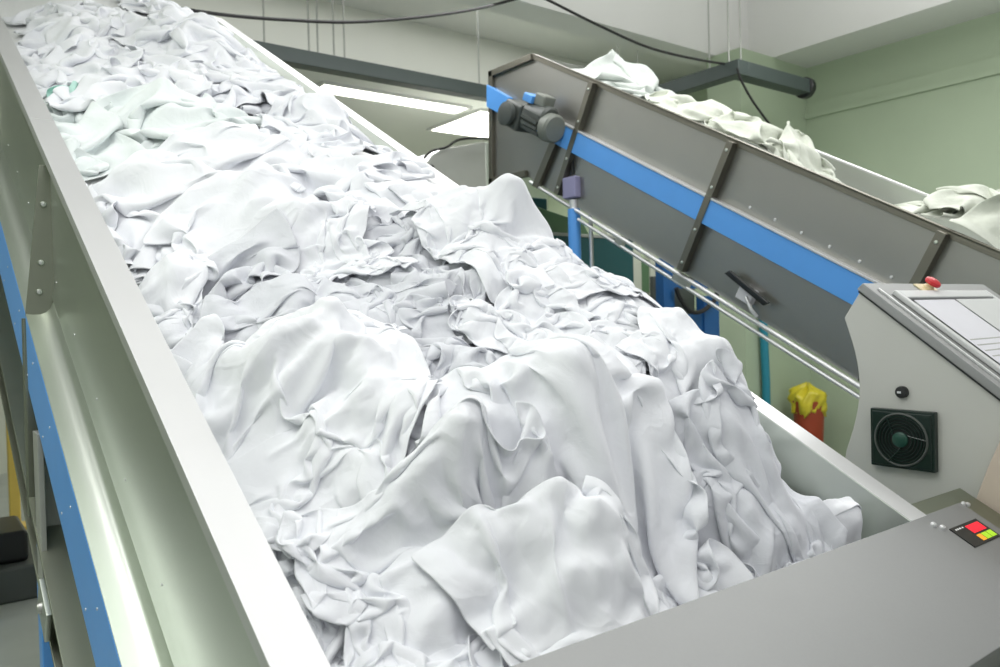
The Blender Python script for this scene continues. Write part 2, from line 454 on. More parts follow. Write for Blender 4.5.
screw_bm(F2m(), (-.2, 2.65, -.47), (-1, 0, 0), .012, .01).build('bolt', M['steel_bright'], gm, smooth='auto')
# clamp latch low on the side wall
lt = F2().prism([(.45, -.615), (.475, -.645), (.18, -.69), (.155, -.66)], 0, -.07, -.045).build('latch', M['black'], c2, .006, label='black clamp handle low on the side wall')
F2().box(-.045, -.0005, .27, .37, -.735, -.655).build('latch_base', M['paper'], lt, .006, label='white latch base')
F2().tube([(-.05, .30, -.70), (-.06, .24, -.74), (-.04, .2, -.765)], .010, 8).build('latch_hook', M['steel_bright'], lt, smooth='auto')
# junction box, conduit and post under the head end
p = on_plane(574, 188, O2, X3); p = np.array([O2[0] + .04, p[1], p[2]])
jb = MB(p).box(-.09, 0, -.062, .062, -.07, .07).build('junction_box', M['lilac'], c2, .008, label='lilac junction box')
MB(p).tube([(-.045, 0, .09), (-.045, .0, .17), (-.045, -.015, .30)], .011, 8).build('cable_gland', M['black'], jb, smooth='auto')
MB(p).tube([(-.045, 0, -.14), (-.045, 0, -p[2])], .042, 18).build('leg', M['blue'], c2, smooth='auto', label='blue round post')
MB(p).tube([(-.045, 0, -.08), (-.045, 0, -.15)], .03, 14).build('collar', M['steel_bright'], c2, smooth='auto')
MB(p).tube([(.02, -.09, -.12), (.02, -.09, -p[2])], .014, 10).build('conduit', M['steel_bright'], c2, smooth='auto')
a = on_plane(570, 148, O2, X3); b = on_plane(560, 192, O2, X3)
F2().prism([(2.20, -.475), (2.14, -.475), (2.19, -.81), (2.25, -.81)], 0, -.04, -.001).build('strut', M['rib_far'], c2, .003)
q = at2 = O2 + X3 * .5 + I3 * -.6 + N3 * -.79
for dx in (-.42, .42):
    MB(q + (dx, 0, 0)).box(-.04, .04, -.04, .04, -q[2], .02).build('leg', M['blue'], c2, .004, label='blue square leg')

# ------------------------------------------------------------------ console beside the conveyor
XC = 2.30
KS = 1.098
con = thing('control_console', 'pale grey sloping operator console with fan grille on its side', 'control console', (2.7, .8, 0))
arc = [(1.245, 1.753), (1.300, 1.670)] + [(1.300 - .045 * math.sin(t * math.pi), 1.670 - .406 * t) for t in [i / 12 for i in range(1, 13)]]
arc += [(1.318, 1.17), (1.35, 1.02), (1.36, .85), (1.36, .02), (.33, .02), (.33, 1.040)]
MB().prism(arc, 0, XC, XC + .81).build('cabinet', M['console'], con, .003)
dn = np.array([0, -.78378, -.62103]); nn_ = np.array([0, -.62103, .78378])
P0 = np.array([XC - .013, 1.232, 1.7736])


def FT():
    return MB(P0, X3 * KS, dn * KS, nn_ * KS)


FT().prism([(0, 0), (1.05, 0), (1.05, -.024), (-.004, -.024)], 0, 0, .76).build('desk_top', M['cover'], con, .003, label='brushed steel sloping top')
fr = FT().box(.075, .095, .05, .80, 0, .014).box(.64, .66, .05, .80, 0, .014).box(.0955, .6395, .05, .085, 0, .0135).box(.0955, .6395, .78, .80, 0, .0135)
fr.build('paper_tray', M['clearfilm'], con, .004, label='white raised frame on the steel top')
FT().box(.004, .76, .002, 1.045, -.029, -.0245).build('gap_shadow', M['black'], con, label='black gap shadow strip under the steel top')  # black strip added as the shadow of the gap below the top
FT().box(.03, .036, .03, 1.04, 0, .006).build('edge_bead', M['steel_bright'], con, .001)
g = MB((XC, 0, 0)).box(-.024, 0, 1.028, 1.210, 1.2344, 1.4035).box(-.028, -.022, 1.035, 1.203, 1.2414, 1.3965).build('fan_grille', M['greenblack'], con, .004, label='dark green round fan grille in a square frame')
cy, cz = 1.119, 1.319
MB((XC, cy, cz)).lathe([(.075, .02), (.075, .0285)], (0, 0, 0), (-1, 0, 0), 40).build('fan_well', M['black'], g, smooth='auto')
rg = MB((XC - .0305, cy, cz))
for r in (.033, .042, .051, .060, .068):
    rg.tube([(0, r * math.cos(t), r * math.sin(t)) for t in [k * 2 * math.pi / 40 for k in range(40)]], .0022, 6, closed=True)
for k in range(3):
    t = .5 + k * 2.094
    rg.tube([(0, .024 * math.cos(t), .024 * math.sin(t)), (0, .072 * math.cos(t + .5), .072 * math.sin(t + .5))], .0026, 6)
rg.build('guard_ring', M['greenblack'], g, smooth='auto')
MB((XC - .0285, cy, cz)).tube([(0, .074 * math.cos(t), .074 * math.sin(t)) for t in [k * 2 * math.pi / 48 for k in range(48)]], .0035, 8, closed=True).build('guard_rim', M['grey_cast'], g, smooth='auto')
MB((XC - .028, cy, cz)).lathe([(.022, 0), (.022, .006), (.018, .009), (.002, .0095)], (0, 0, 0), (-1, 0, 0), 24).build('fan_hub', M['greenhub'], g, smooth='auto')
kp = on_plane(903, 392, (XC, 0, 0), X3)
kb = MB(kp).lathe([(.0175, 0), (.0175, .012), (.015, .016), (.012, .0165)], (0, 0, 0), (-1, 0, 0), 24).build('key_switch', M['black'], con, smooth='auto', label='small round black key switch above the grille')
MB(kp).box(-.0172, -.0162, -.002, .009, -.003, .003).build('key_slot', M['steel_bright'], kb)
ey = FT().box(.270, .366, .006, .050, 0, .004).lathe([(.016, .004), (.016, .010), (.012, .012), (.012, .022)], (.319, .030, 0), (0, 0, 1), 24).build('stop_button', M['yellow_pale'], con, .001, label='red mushroom stop button on yellow base')
FT().lathe([(.010, .018), (.021, .020), (.0235, .025), (.022, .031), (.015, .035), (.002, .037)], (.319, .030, 0), (0, 0, 1), 28).build('button_head', M['red'], ey, smooth='auto', label='red mushroom head')
bz = [(.33, .30), (.33, .985), (.815, 1.368)] + [(.33 + .668 * math.sin(t), .65 + 1.15 * math.cos(t)) for t in [.86 + i * (math.pi / 2 - .86) / 10 for i in range(11)]] + [(.998, .30)]
MB().prism(bz, 0, XC - .03, XC - .0005).build('side_moulding', M['beige'], con, .006, label='beige curved moulding low on the side')

# papers lying in the tray
pp = FT()
pg = tag(FT().box(.10, .34, .10, .44, .0145, .0155).build('paper_sheet', M['paper'], smooth=False), 'white printed sheet lying in the console tray, nearest the steel edge', 'paper')
ln = FT()
for k in range(7):
    ln.box(.115, .115 + (.19, .14, .2, .1, .17, .2, .12)[k], .27 + k * .022, .274 + k * .022, .0155, .0158)
ln.build('print_lines', M['grey_light'], pg)
tag(FT().box(.35, .63, .10, .50, .0145, .0165).build('paper_sheet', M['clearfilm']), 'blank white sheet lying in the far half of the console tray', 'paper')

# ------------------------------------------------------------------ things round the room
def hung_rail(name, label, pts, w, h, rods):
    t = thing(name, label, 'rail', tuple(pts[0]))
    mb = MB()
    for k, (a, b) in enumerate(zip(pts[:-1], pts[1:])):
        a = np.array(a); b = np.array(b); d = (b - a) / np.linalg.norm(b - a); s = np.cross(d, (0, 0, 1)) * w / 2
        if k:
            a = a + d * w * 1.001
        mb.add([a - s - d * w / 2, a + s - d * w / 2, b + s + d * w / 2, b - s + d * w / 2] + [q + np.array((0, 0, h)) for q in (a - s - d * w / 2, a + s - d * w / 2, b + s + d * w / 2, b - s + d * w / 2)],
               [(0, 1, 2, 3), (4, 7, 6, 5), (0, 4, 5, 1), (1, 5, 6, 2), (2, 6, 7, 3), (3, 7, 4, 0)])
    mb.build('rail_beam', M['rail'], t, .006)
    for x, y, top in rods:
        MB().tube([(x, y, pts[0][2] + h), (x, y, top)], .008, 6).build('hanger_rod', M['grey_light'], t, smooth='auto')
    return t


RZ = 3.86
hung_rail('overhead_rail', 'long dark overhead rail hung on rods in front of the rear bulkhead', [(-.5, 6.36, RZ), (7.0, 6.36, RZ)], .14, .125,
          [(x, 6.36, 4.85) for x in (2.45, 2.84, 2.92, 3.07, 3.17, 4.62)])
rb_ = hung_rail('overhead_rail', 'cornered dark overhead rail with black end cap, hung near the right wall', [(6.22, 6.2, RZ), (6.22, 4.52, RZ), (7.25, 4.52, RZ)], .15, .135,
                [(6.15, 4.55, 4.85), (6.33, 4.55, 4.85), (6.45, 5.0, 4.85), (6.4, 5.9, 4.85), (6.1, 5.9, 4.85)])
MB((7.30, 4.52, RZ + .0675)).lathe([(.09, 0), (.105, .01), (.105, .07), (.09, .085)], (0, 0, 0), (1, 0, 0), 24).build('end_cap', M['black'], rb_, smooth='auto', label='black round end cap')
MB((6.22, 6.10, RZ - .06)).box(-.06, .06, -.07, .07, -.03, .06).build('trolley', M['black'], rb_, .01)


def cable(name, label, pts, r=.011, cat='cable'):
    P = [np.array(p, float) for p in pts]; out = []
    for i in range(len(P) - 1):
        p0 = P[max(i - 1, 0)]; p1 = P[i]; p2 = P[i + 1]; p3 = P[min(i + 2, len(P) - 1)]
        for t in [k / 8 for k in range(8)]:
            out.append(.5 * (2 * p1 + (p2 - p0) * t + (2 * p0 - 5 * p1 + 4 * p2 - p3) * t * t + (3 * p1 - p0 - 3 * p2 + p3) * t ** 3))
    out.append(P[-1])
    return tag(MB().tube(out, r, 7).build(name, M['rubber'], smooth='auto'), label, cat)


def px(x, y, Y):
    return on_plane(x, y, (0, Y, 0), (0, 1, 0))


cable('power_cable', 'black cable sagging across the upper room towards the ceiling beam', [px(x, y, 5.3) for x, y in ((150, 4), (226, 15), (290, 20), (352, 22), (420, 17), (480, 8), (540, -8))], .012)
cable('power_cable', 'black cable running from ceiling down to the corner of the cornered rail', [px(x, y, 4.6) for x, y in ((520, -14), (548, 0), (600, 26), (650, 48), (700, 60), (734, 65))], .011)
cable('power_cable', 'black cable dropping from the rail corner to the green column', [px(x, y, 4.42) for x, y in ((737, 68), (741, 80), (752, 100), (764, 117), (775, 132), (780, 150))] + [px(784, 185, 4.8), px(784, 215, 5.18)], .011)

# recessed ceiling lamps of the rear bay
def ceiling_lamp(x0, x1, y0, y1, label):
    t = thing('ceiling_lamp', label, 'ceiling lamp', ((x0 + x1) / 2, (y0 + y1) / 2, 4.2), 'recessed ceiling lamps')
    fr = MB().box(x0 - .04, x0, y0 - .04, y1 + .04, 4.17, 4.2).box(x1, x1 + .04, y0 - .04, y1 + .04, 4.17, 4.2).box(x0, x1, y0 - .04, y0, 4.17, 4.2).box(x0, x1, y1, y1 + .04, 4.17, 4.2)
    fr.build('frame', M['white'], t, .004)
    MB().box(x0, x1, y0, y1, 4.18, 4.199).build('diffuser', M['lit'], t, label='lit diffuser')


ceiling_lamp(5.62, 6.9, 7.72, 8.85, 'bright square ceiling lamp right beside the head of the far conveyor')
ceiling_lamp(3.6, 5.42, 7.70, 7.98, 'long narrow ceiling lamp behind the long overhead rail')

# grey machine hood behind, with its cable
mh = thing('machine_hood', 'grey rounded machine hood standing behind the main conveyor', 'machine', (5.6, 7.4, 0))
a = px(428, 152, 7.0); b = px(486, 142, 7.0)
prof = [(a[0], 0), (a[0], a[2] - .10), (a[0] + .06, a[2] - .02), (a[0] + .2, a[2] + .06), (b[0], b[2] + .01), (b[0], 0)]
MB().prism(prof, 1, 7.0, 7.9).build('hood', M['grey_light'], mh, .02)
MB().box(b[0] + .001, b[0] + .9, 7.02, 7.9, 0, b[2] + .005).build('door_panel', M['steel'], mh, .01, label='paler flat front panel')
MB((a[0] - .06, 6.97, a[2] - .2)).box(-.09, .09, -.05, .05, -.16, .06).build('plug_box', M['black'], mh, .02)
cable('power_cable', 'black cable arching over the grey machine hood', [px(x, y, 6.93) for x, y in ((424, 158), (432, 151), (447, 147), (458, 140), (475, 138), (492, 139))], .014)

# green machine under the head of the far conveyor
hp = thing('feed_hopper', 'dark green machine hopper under the raised end of the far conveyor', 'machine', (4.6, 5.2, 0))
a = px(470, 196, 4.75); b = px(583, 222, 4.75)
MB().prism([(a[0], .0), (a[0], a[2]), (a[0] + .32, a[2] + .03), (b[0], b[2] + .0), (b[0] + .25, b[2] - .35), (b[0] + .25, 0)], 1, 4.75, 5.5).build('hopper_body', M['green'], hp, .01)
c = px(500, 232, 4.7); d = px(625, 236, 4.7)
MB().box(a[0] - .1, d[0] + .1, 4.70, 4.749, c[2] - .9, c[2]).build('skirt', M['teal_dark'], hp, .01, label='dark teal lower panel')
MB().box(a[0] - .1, d[0] + .1, 4.69, 4.7, c[2] - .005, c[2] + .02).build('trim_strip', M['grey_light'], hp, .003)
MB().prism([(4.76, a[2] + .035), (5.4, a[2] + .035), (5.4, a[2] - .02), (4.76, a[2] - .06)], 0, a[0] + .05, a[0] + .75).build('inlet', M['teal_dark'], hp, .01, label='teal inlet lip')

# blue machine frame with a hanging loop of black hose
bf = thing('steel_rack', 'blue steel machine frame standing beneath the far conveyor', 'machine frame', (6.0, 5.1, 0))
def bpost(x0, x1, y0, name, mat, z0=0, z1=None):
    p = px(x0, y0, 5.0); q = px(x1, y0, 5.0)
    return MB().box(p[0], q[0], 5.0, 5.1, z0, p[2]).build(name, M[mat], bf, .004)
bpost(663, 674, 258, 'post', 'blue_deep'); bpost(704, 719, 296, 'post', 'blue_deep')
p = px(655, 309, 5.0); q = px(719, 309, 5.0)
MB().box(p[0], q[0], 5.02, 5.1, p[2] - .22, p[2] - .06).build('crossbar', M['blue_deep'], bf, .004)
p2 = px(676, 285, 5.0)
MB().box(p2[0], q[0], 5.05, 5.1, p2[2] - .03, p2[2] + .05).build('crossbar', M['blue_deep'], bf, .004)
MB().box(p2[0] + .01, q[0], 5.3, 5.34, p2[2] - .5, p2[2] + .1).build('back_panel', M['grey_cast'], bf, .004)
cable('rubber_hose', 'black rubber hose hanging in a loop on the blue machine frame', [px(x, y, 4.95) for x, y in ((676, 288), (681, 300), (690, 311), (700, 312), (709, 306), (716, 298), (717, 288))], .022, 'hose')
# pale posts seen through the gap
ps = thing('machine_stand', 'pale green machine stand seen between the two conveyors', 'machine stand', (5.9, 5.9, 0))
for x0, x1, yy in ((607, 620, 235), (632, 641, 245), (650, 656, 250)):
    p = px(x0, yy, 5.9); q = px(x1, yy, 5.9)
    MB().box(p[0], q[0], 5.9, 5.98, 0, p[2] + .2).build('post', M['wallgrey'], ps, .004)
p = px(600, 268, 5.9); q = px(662, 268, 5.9)
MB().box(p[0], q[0], 5.92, 6.0, p[2] - .25, p[2] + .1).build('cross_panel', M['green'], ps, .004)

# pipe, bin, crate by the right wall
tag(MB((7.46, 5.12, 0)).tube([(0, 0, 0), (.0, 0, .9), (-.03, 0, 1.6), (-.04, 0, 2.2)], .045, 14).build('water_pipe', M['teal'], smooth='auto'), 'thin teal vertical pipe against the pale green wall', 'pipe')
pb = on_plane(809, 430, (7.9, 0, 0), X3)
bn = thing('waste_bin', 'orange red waste bin with a yellow bag over its rim by the right wall', 'bin', (7.9, pb[1], 0))
BB = (7.9, pb[1], 0)
MB(BB).lathe([(.125, 0), (.135, .01), (.165, .66), (.175, .68), (.175, .70), (.16, .70)], (0, 0, 0), (0, 0, 1), 28).build('bin_body', M['binred'], bn, smooth='auto')
bp = [(.160 + .025 * math.sin(z * 3.0) if z < .75 else .17 * (1 - z) / .25 * .95 + .01, .56 + .30 * z) for z in [k / 14 for k in range(15)]]
bagm = MB().lathe(bp, (0, 0, 0), (0, 0, 1), 44)
for i, v in enumerate(bagm.v):
    x, y, z = v; t = math.atan2(y, x)
    k = 1 + .10 * math.sin(5 * t + z * 14) + .07 * math.sin(11 * t - z * 33) + .04 * math.sin(23 * t + z * 51)
    dz = .03 * math.sin(3 * t + 1.3) + .02 * math.sin(7 * t)
    cut = .10 * max(0, math.sin(t + 1.2)) if z < .70 else 0
    bagm.v[i] = (BB[0] + x * k, BB[1] + y * k, z + dz + cut)
bagm.build('bin_bag', M['bag'], bn, smooth=True, label='crumpled yellow plastic bag')
cr = thing('plastic_crate', 'white plastic crate on the floor beside the orange red bin', 'crate', (7.95, 3.9, 0))
pc = on_plane(848, 449, (7.9, 0, 0), X3)
MB().box(7.6, 8.25, 3.55, 4.25, .02, pc[2] - .02).build('crate_body', M['white'], cr, .02)
MB().box(7.58, 8.27, 3.53, 4.27, pc[2] - .02, pc[2]).build('crate_lid', M['white'], cr, .008)

# far left: yellow post and blue rail behind the near conveyor
yp = thing('guard_post', 'yellow guard post standing behind the main conveyor at the far left', 'post', (.29, 7.9, 0))
a = on_plane(9, 500, (0, 7.9, 0), (0, 1, 0)); b = on_plane(20, 500, (0, 7.9, 0), (0, 1, 0))
MB().box(a[0], b[0], 7.85, 7.95, 0, 1.9).build('post_body', M['yellow'], yp, .01)
MB().box(a[0] - .08, b[0] + .08, 7.78, 8.02, 0, .03).build('base_plate', M['yellow'], yp, .004)
br_ = thing('guard_rail', 'low blue guard rail in front of the yellow post', 'rail', (.2, 7.0, 0))
c = on_plane(0, 540, (0, 7.0, 0), (0, 1, 0)); d = on_plane(22, 536, (0, 7.0, 0), (0, 1, 0))
MB().box(c[0] - .6, d[0], 6.97, 7.03, d[2] - .04, d[2] + .05).build('rail_bar', M['blue'], br_, .006)
MB().box(c[0] - .6, c[0] - .52, 6.97, 7.03, 0, d[2] - .04).build('rail_post', M['blue'], br_, .006)
dk = thing('floor_machine', 'dark machine base on the floor under the main conveyor', 'machine', (.3, 6.2, 0))
MB().box(.05, .7, 5.75, 6.6, 0, .22).build('base_body', M['grey_cast'], dk, .02)
MB().box(.12, .6, 5.85, 6.4, .22, .42).build('base_cover', M['black'], dk, .03)

# ------------------------------------------------------------------ laundry
# Every cloth is its own sheet of springs, dropped crumpled onto what already lies below it and left to settle.
class Field:
    """height of what lies in a trough, over (u, v)"""

    def __init__(s, u0, v0, d, nu, nv):
        s.u0, s.v0, s.d = u0, v0, d; s.h = np.zeros((nu, nv))
        s.U, s.V = np.meshgrid(u0 + d * np.arange(nu), v0 + d * np.arange(nv), indexing='ij')

    def sample(s, h, P):
        a = np.clip((P[..., 0] - s.u0) / s.d, 0, h.shape[0] - 1.001); b = np.clip((P[..., 1] - s.v0) / s.d, 0, h.shape[1] - 1.001)
        i = a.astype(int); j = b.astype(int); a -= i; b -= j
        p, q, r, t = h[i, j], h[i + 1, j], h[i, j + 1], h[i + 1, j + 1]
        return (p * (1 - a) + q * a) * (1 - b) + (r * (1 - a) + t * a) * b, ((q - p) * (1 - b) + (t - r) * b) / s.d, ((r - p) * (1 - a) + (t - q) * a) / s.d

    def stamp(s, P, extra=.003):
        for a in np.linspace(0, 1, 4, endpoint=False):
            for b in np.linspace(0, 1, 4, endpoint=False):
                Q = (P[:-1, :-1] * (1 - a) * (1 - b) + P[1:, :-1] * a * (1 - b) + P[:-1, 1:] * (1 - a) * b + P[1:, 1:] * a * b).reshape(-1, 3)
                i = np.round((Q[:, 0] - s.u0) / s.d).astype(int); j = np.round((Q[:, 1] - s.v0) / s.d).astype(int)
                ok = (i >= 0) & (j >= 0) & (i < s.h.shape[0]) & (j < s.h.shape[1])
                np.maximum.at(s.h, (i[ok], j[ok]), Q[ok, 2] + extra)


def waves(rng, S, T, wl, k):
    out = np.zeros_like(S)
    for _ in range(k):
        a = rng.uniform(0, 6.2832); w = 6.2832 / (wl * rng.uniform(.7, 1.5))
        out += np.cos((S * math.cos(a) + T * math.sin(a)) * w + rng.uniform(0, 6.2832))
    return out * math.sqrt(2 / k)


def keep_apart(P, dl, r):
    """push apart pieces of the same cloth that come closer than r"""
    n, m = P.shape[:2]; Q = P.reshape(-1, 3); K = len(Q)
    c = np.floor(Q / r).astype(np.int64); c -= c.min(0); D = c.max(0) + 3
    key = ((c[:, 0] + 1) * D[1] + (c[:, 1] + 1)) * D[2] + c[:, 2] + 1
    order = np.argsort(key, kind='stable'); ks = key[order]
    idx = np.arange(K); gi = idx // m; gj = idx % m
    corr = np.zeros_like(Q); cnt = np.zeros(K)
    pos = np.empty(K, int); pos[order] = np.arange(K)
    for off in [(0, 0, 0)] + [(a, b, e) for a in (-1, 0, 1) for b in (-1, 0, 1) for e in (-1, 0, 1) if (a, b, e) > (0, 0, 0)]:
        st = (off[0] * D[1] + off[1]) * D[2] + off[2]
        hi = np.searchsorted(ks, key + st, 'right'); lo = pos + 1 if st == 0 else np.searchsorted(ks, key + st, 'left')
        for q in range(3):
            i = np.nonzero(lo + q < hi)[0]
            if len(i) == 0:
                break
            j = order[lo[i] + q]
            far = (np.abs(gi[i] - gi[j]) + np.abs(gj[i] - gj[j])) * dl > 2.5 * r
            i = i[far]; j = j[far]
            d = Q[j] - Q[i]; l = np.sqrt((d * d).sum(1)) + 1e-9; k = l < r
            i, j, d, l = i[k], j[k], d[k], l[k]
            if len(i):
                e = (.5 * (r - l) / l)[:, None] * d
                np.add.at(corr, i, -e); np.add.at(corr, j, e); np.add.at(cnt, i, 1); np.add.at(cnt, j, 1)
    Q += corr / np.maximum(cnt, 1)[:, None] * .8
    P[...] = Q.reshape(P.shape)


def settle(fd, h, cen, size, ang=0., comp=.42, asp=1., n=0, dl=.0155, seed=1, steps=85, g=(0, -.9, -3.2), amp=.16, wl=.40, drop=.05, kb=.022, sr=.02, iters=5, fric=.55, lim=None):
    rng = np.random.default_rng(seed)
    n = n or int(size / dl)
    dl = size / (n - 1); m = max(10, int(round(n * asp)))
    S, T = np.meshgrid((np.arange(n) - (n - 1) / 2) * dl, (np.arange(m) - (m - 1) / 2) * dl, indexing='ij')
    wS = .06 * waves(rng, S, T, .5, 8); wT = .06 * waves(rng, S, T, .5, 8)
    cs, ct = (comp, comp) if np.isscalar(comp) else comp
    a = S * cs + wS * .4; b = T * ct + wT * .4
    k = size / 1.1
    z = k * amp * (waves(rng, S + wS, T + wT, wl * max(k, .85), 24) + .4 * waves(rng, S + wS, T + wT, wl * max(k, .85) * .5, 24))
    P = np.stack([cen[0] + a * math.cos(ang) - b * math.sin(ang), cen[1] + a * math.sin(ang) + b * math.cos(ang), z], -1)
    P[..., 2] += fd.sample(h, P)[0] + drop - z.min()
    V = np.zeros_like(P); dt = 1 / 60.; g = np.array(g)

    def con(A, B, L, kt, kc):
        d = B - A; l = np.sqrt((d * d).sum(-1, keepdims=True)) + 1e-9
        c = (np.where(l > L, kt, kc) * .5 * (l - L) / l) * d
        A += c; B -= c
    d2 = dl * math.sqrt(2)
    for it in range(steps):
        prev = P.copy()
        V = (V + g * dt) * .93
        V *= np.minimum(1, 1.6 / (np.sqrt((V * V).sum(-1, keepdims=True)) + 1e-9))
        P = P + V * dt
        for _ in range(iters):
            for o in (0, 1):
                con(P[o:-1:2], P[o + 1::2], dl, 1., .9); con(P[:, o:-1:2], P[:, o + 1::2], dl, 1., .9)
            for o in (0, 1):
                con(P[o:-1:2, :-1], P[o + 1::2, 1:], d2, .6, .4); con(P[o:-1:2, 1:], P[o + 1::2, :-1], d2, .6, .4)
            L = np.zeros_like(P)
            L[1:-1] += P[2:] + P[:-2] - 2 * P[1:-1]; L[:, 1:-1] += P[:, 2:] + P[:, :-2] - 2 * P[:, 1:-1]
            B = np.zeros_like(P)
            B[1:-1] += L[2:] + L[:-2] - 2 * L[1:-1]; B[0] += L[1] - L[0]; B[-1] += L[-2] - L[-1]
            B[:, 1:-1] += L[:, 2:] + L[:, :-2] - 2 * L[:, 1:-1]; B[:, 0] += L[:, 1] - L[:, 0]; B[:, -1] += L[:, -2] - L[:, -1]
            P -= kb * B
        if it % 2 == 0:
            keep_apart(P, dl, sr)
        zz, gu, gv = fd.sample(h, P)
        pen = zz + .007 - P[..., 2]; hit = pen > 0
        c = np.where(hit, pen / (1 + gu * gu + gv * gv), 0)
        c = np.minimum(c, .03)
        P[..., 0] -= c * gu; P[..., 1] -= c * gv; P[..., 2] += c
        if lim is not None:                       # the side walls of the trough
            P[..., 0] = np.where(P[..., 2] < .25, np.maximum(P[..., 0], lim[0]), P[..., 0])
            P[..., 0] = np.where(P[..., 2] < .09, np.minimum(P[..., 0], lim[1]), P[..., 0])
            low = P[..., 2] < .02
            if lim[2] is not None:
                P[..., 1] = np.where((low | (lim[2] < 0)) & (P[..., 1] < lim[2]), lim[2], P[..., 1])
        P[..., :2] -= (P - prev)[..., :2] * np.where(hit, fric, 0)[..., None]
        V = (P - prev) / dt
    return P


def cloth_object(name, P, O, mat, sub=2):
    n, m = P.shape[:2]
    w = O + P[..., 0:1] * X3 + P[..., 1:2] * I3 + P[..., 2:3] * N3
    cen = w.reshape(-1, 3).mean(0); w = w - cen
    i = np.arange(n * m).reshape(n, m)
    q = np.stack([i[:-1, :-1], i[1:, :-1], i[1:, 1:], i[:-1, 1:]], -1).reshape(-1, 4)
    me = bpy.data.meshes.new(name); me.from_pydata(w.reshape(-1, 3).tolist(), [], q.tolist())
    me.polygons.foreach_set('use_smooth', np.ones(len(q), bool)); me.materials.append(mat)
    o = bpy.data.objects.new(name, me); C.objects.link(o); o.location = cen
    s = o.modifiers.new('smooth', 'SUBSURF'); s.levels = 1; s.render_levels = sub
    t = o.modifiers.new('cloth_thickness', 'SOLIDIFY'); t.thickness = .0022; t.offset = 0
    return o


def ss(a, b, x):
    t = np.clip((x - a) / (b - a), 0, 1)
    return t * t * (3 - 2 * t)


FD = Field(-.30, -.30, .015, 137, 404)
U, V = FD.U, FD.V
prof = np.interp(U, [0, .10, .32, .7, 1.0, 1.25, 1.40, 1.435], [-.15, -.11, .0, .07, .09, .03, -.08, -.18])
prof = prof + ss(.15, .5, V) * (1 - ss(1.9, 2.4, V)) * np.interp(U, [.2, .6, 1.0, 1.25, 1.36, 1.42], [0, .04, .085, .09, .04, .0])
front = ss(-.02, .45, V)
core = prof * (.35 + .65 * front) - .16 * (1 - ss(0, .5, V)) + .012 * np.sin(U * 9 + V * 5) * np.cos(V * 7 - U * 4)
inside = (U >= 0) & (U <= WIDE) & (V >= 0)
FD.h = np.where(inside, core, .0)
FD.h = np.where((U < -.08) | (U > 1.82) | (V < -.31), -1.0, FD.h)

# the packed laundry underneath, of which only glimpses show between the cloths
gu_ = np.linspace(.01, WIDE - .01, 60); gv_ = np.linspace(.035, LONG - .1, 200)
_U, _V = np.meshgrid(gu_, gv_, indexing='ij'); _P = np.stack([_U, _V, _U * 0], -1); _P[..., 2] = FD.sample(FD.h, _P)[0] - .012
_B = _P.copy(); _B[..., 2] = -.519
i0 = np.arange(12000).reshape(60, 200)
_w = (O1 + _P[..., 0:1] * X3 + _P[..., 1:2] * I3 + _P[..., 2:3] * N3).reshape(-1, 3)
_wb = (O1 + _B[..., 0:1] * X3 + _B[..., 1:2] * I3 + _B[..., 2:3] * N3).reshape(-1, 3)
qs = np.stack([i0[:-1, :-1], i0[1:, :-1], i0[1:, 1:], i0[:-1, 1:]], -1).reshape(-1, 4).tolist()
ring = i0[:, 0].tolist() + i0[-1, 1:].tolist() + i0[-2::-1, -1].tolist() + i0[0, -2:0:-1].tolist()
heap = MB().add(np.concatenate([_w, _wb]).tolist(), qs + [[a + 12000 for a in f][::-1] for f in qs] + [(a, b, b + 12000, a + 12000) for a, b in zip(ring, ring[1:] + ring[:1])])
tag(heap.build('packed_laundry', M['linen3'], smooth='auto'), 'packed white laundry deep in the main conveyor under the loose sheets', 'laundry', kind='stuff')


def under(x, y, lift):
    """where the line of sight through a point of the view meets the heap so far, raised by lift"""
    d = ray(x, y); e = EYE - O1
    for t in np.arange(.5, 7, .01):
        p = e + d * t; a, b, c = p @ X3, p @ I3, p @ N3
        if 0 < a < WIDE and -.05 < b < LONG and c <= FD.sample(FD.h, np.array([a, b, 0.]))[0] + lift:
            return float(a), float(b)
    return float(np.clip(a, .1, WIDE - .1)), float(np.clip(b, .1, LONG - .2))


def uv(x, y, w):
    p = on_plane(x, y, O1 + N3 * w, N3) - O1
    return float(p @ X3), float(p @ I3)


LIM = (.012, WIDE - .012, .012)
SHEETS = []
RUN = []


def sheet(name, label, cat, cen, size, mat='linen', mound=None, group='white laundry on the main conveyor', over=False, pk=1.35, **kw):
    if len(cen) == 3:
        cen = under(*cen)
    h = FD.h
    if mound:
        mh, ru, rv = mound[:3]; du, dvv = mound[3:] if len(mound) > 3 else (0, 0)
        b = ((U - cen[0] - du) / ru) ** 2 + ((V - cen[1] - dvv) / rv) ** 2
        r_ = np.random.default_rng(kw.get('seed', 1) + 500)
        lump = np.abs(waves(r_, U, V, .26, 5)) * .32 + waves(r_, U, V, .14, 6) * .10
        h = h + mh * np.exp(-b ** pk) * np.clip(1.15 - lump, .5, 1.3)
    P = settle(FD, h, cen, size, lim=(LIM[0], LIM[1], -.06 if over else LIM[2]), **kw)
    FD.stamp(P)
    o = cloth_object(name, P, O1, M[mat])
    tag(o, label, cat, group)
    SHEETS.append(o)
    return o

TW = 'towel'; SH = 'bed sheet'
PUFF = dict(comp=.45, kb=.013, wl=.46, amp=.15, g=(0, -1.1, -4.2), steps=110, sr=.013, dl=.0112)
FOLD = dict(dl=.0112, sr=.014, kb=.015, comp=(.36, .62))
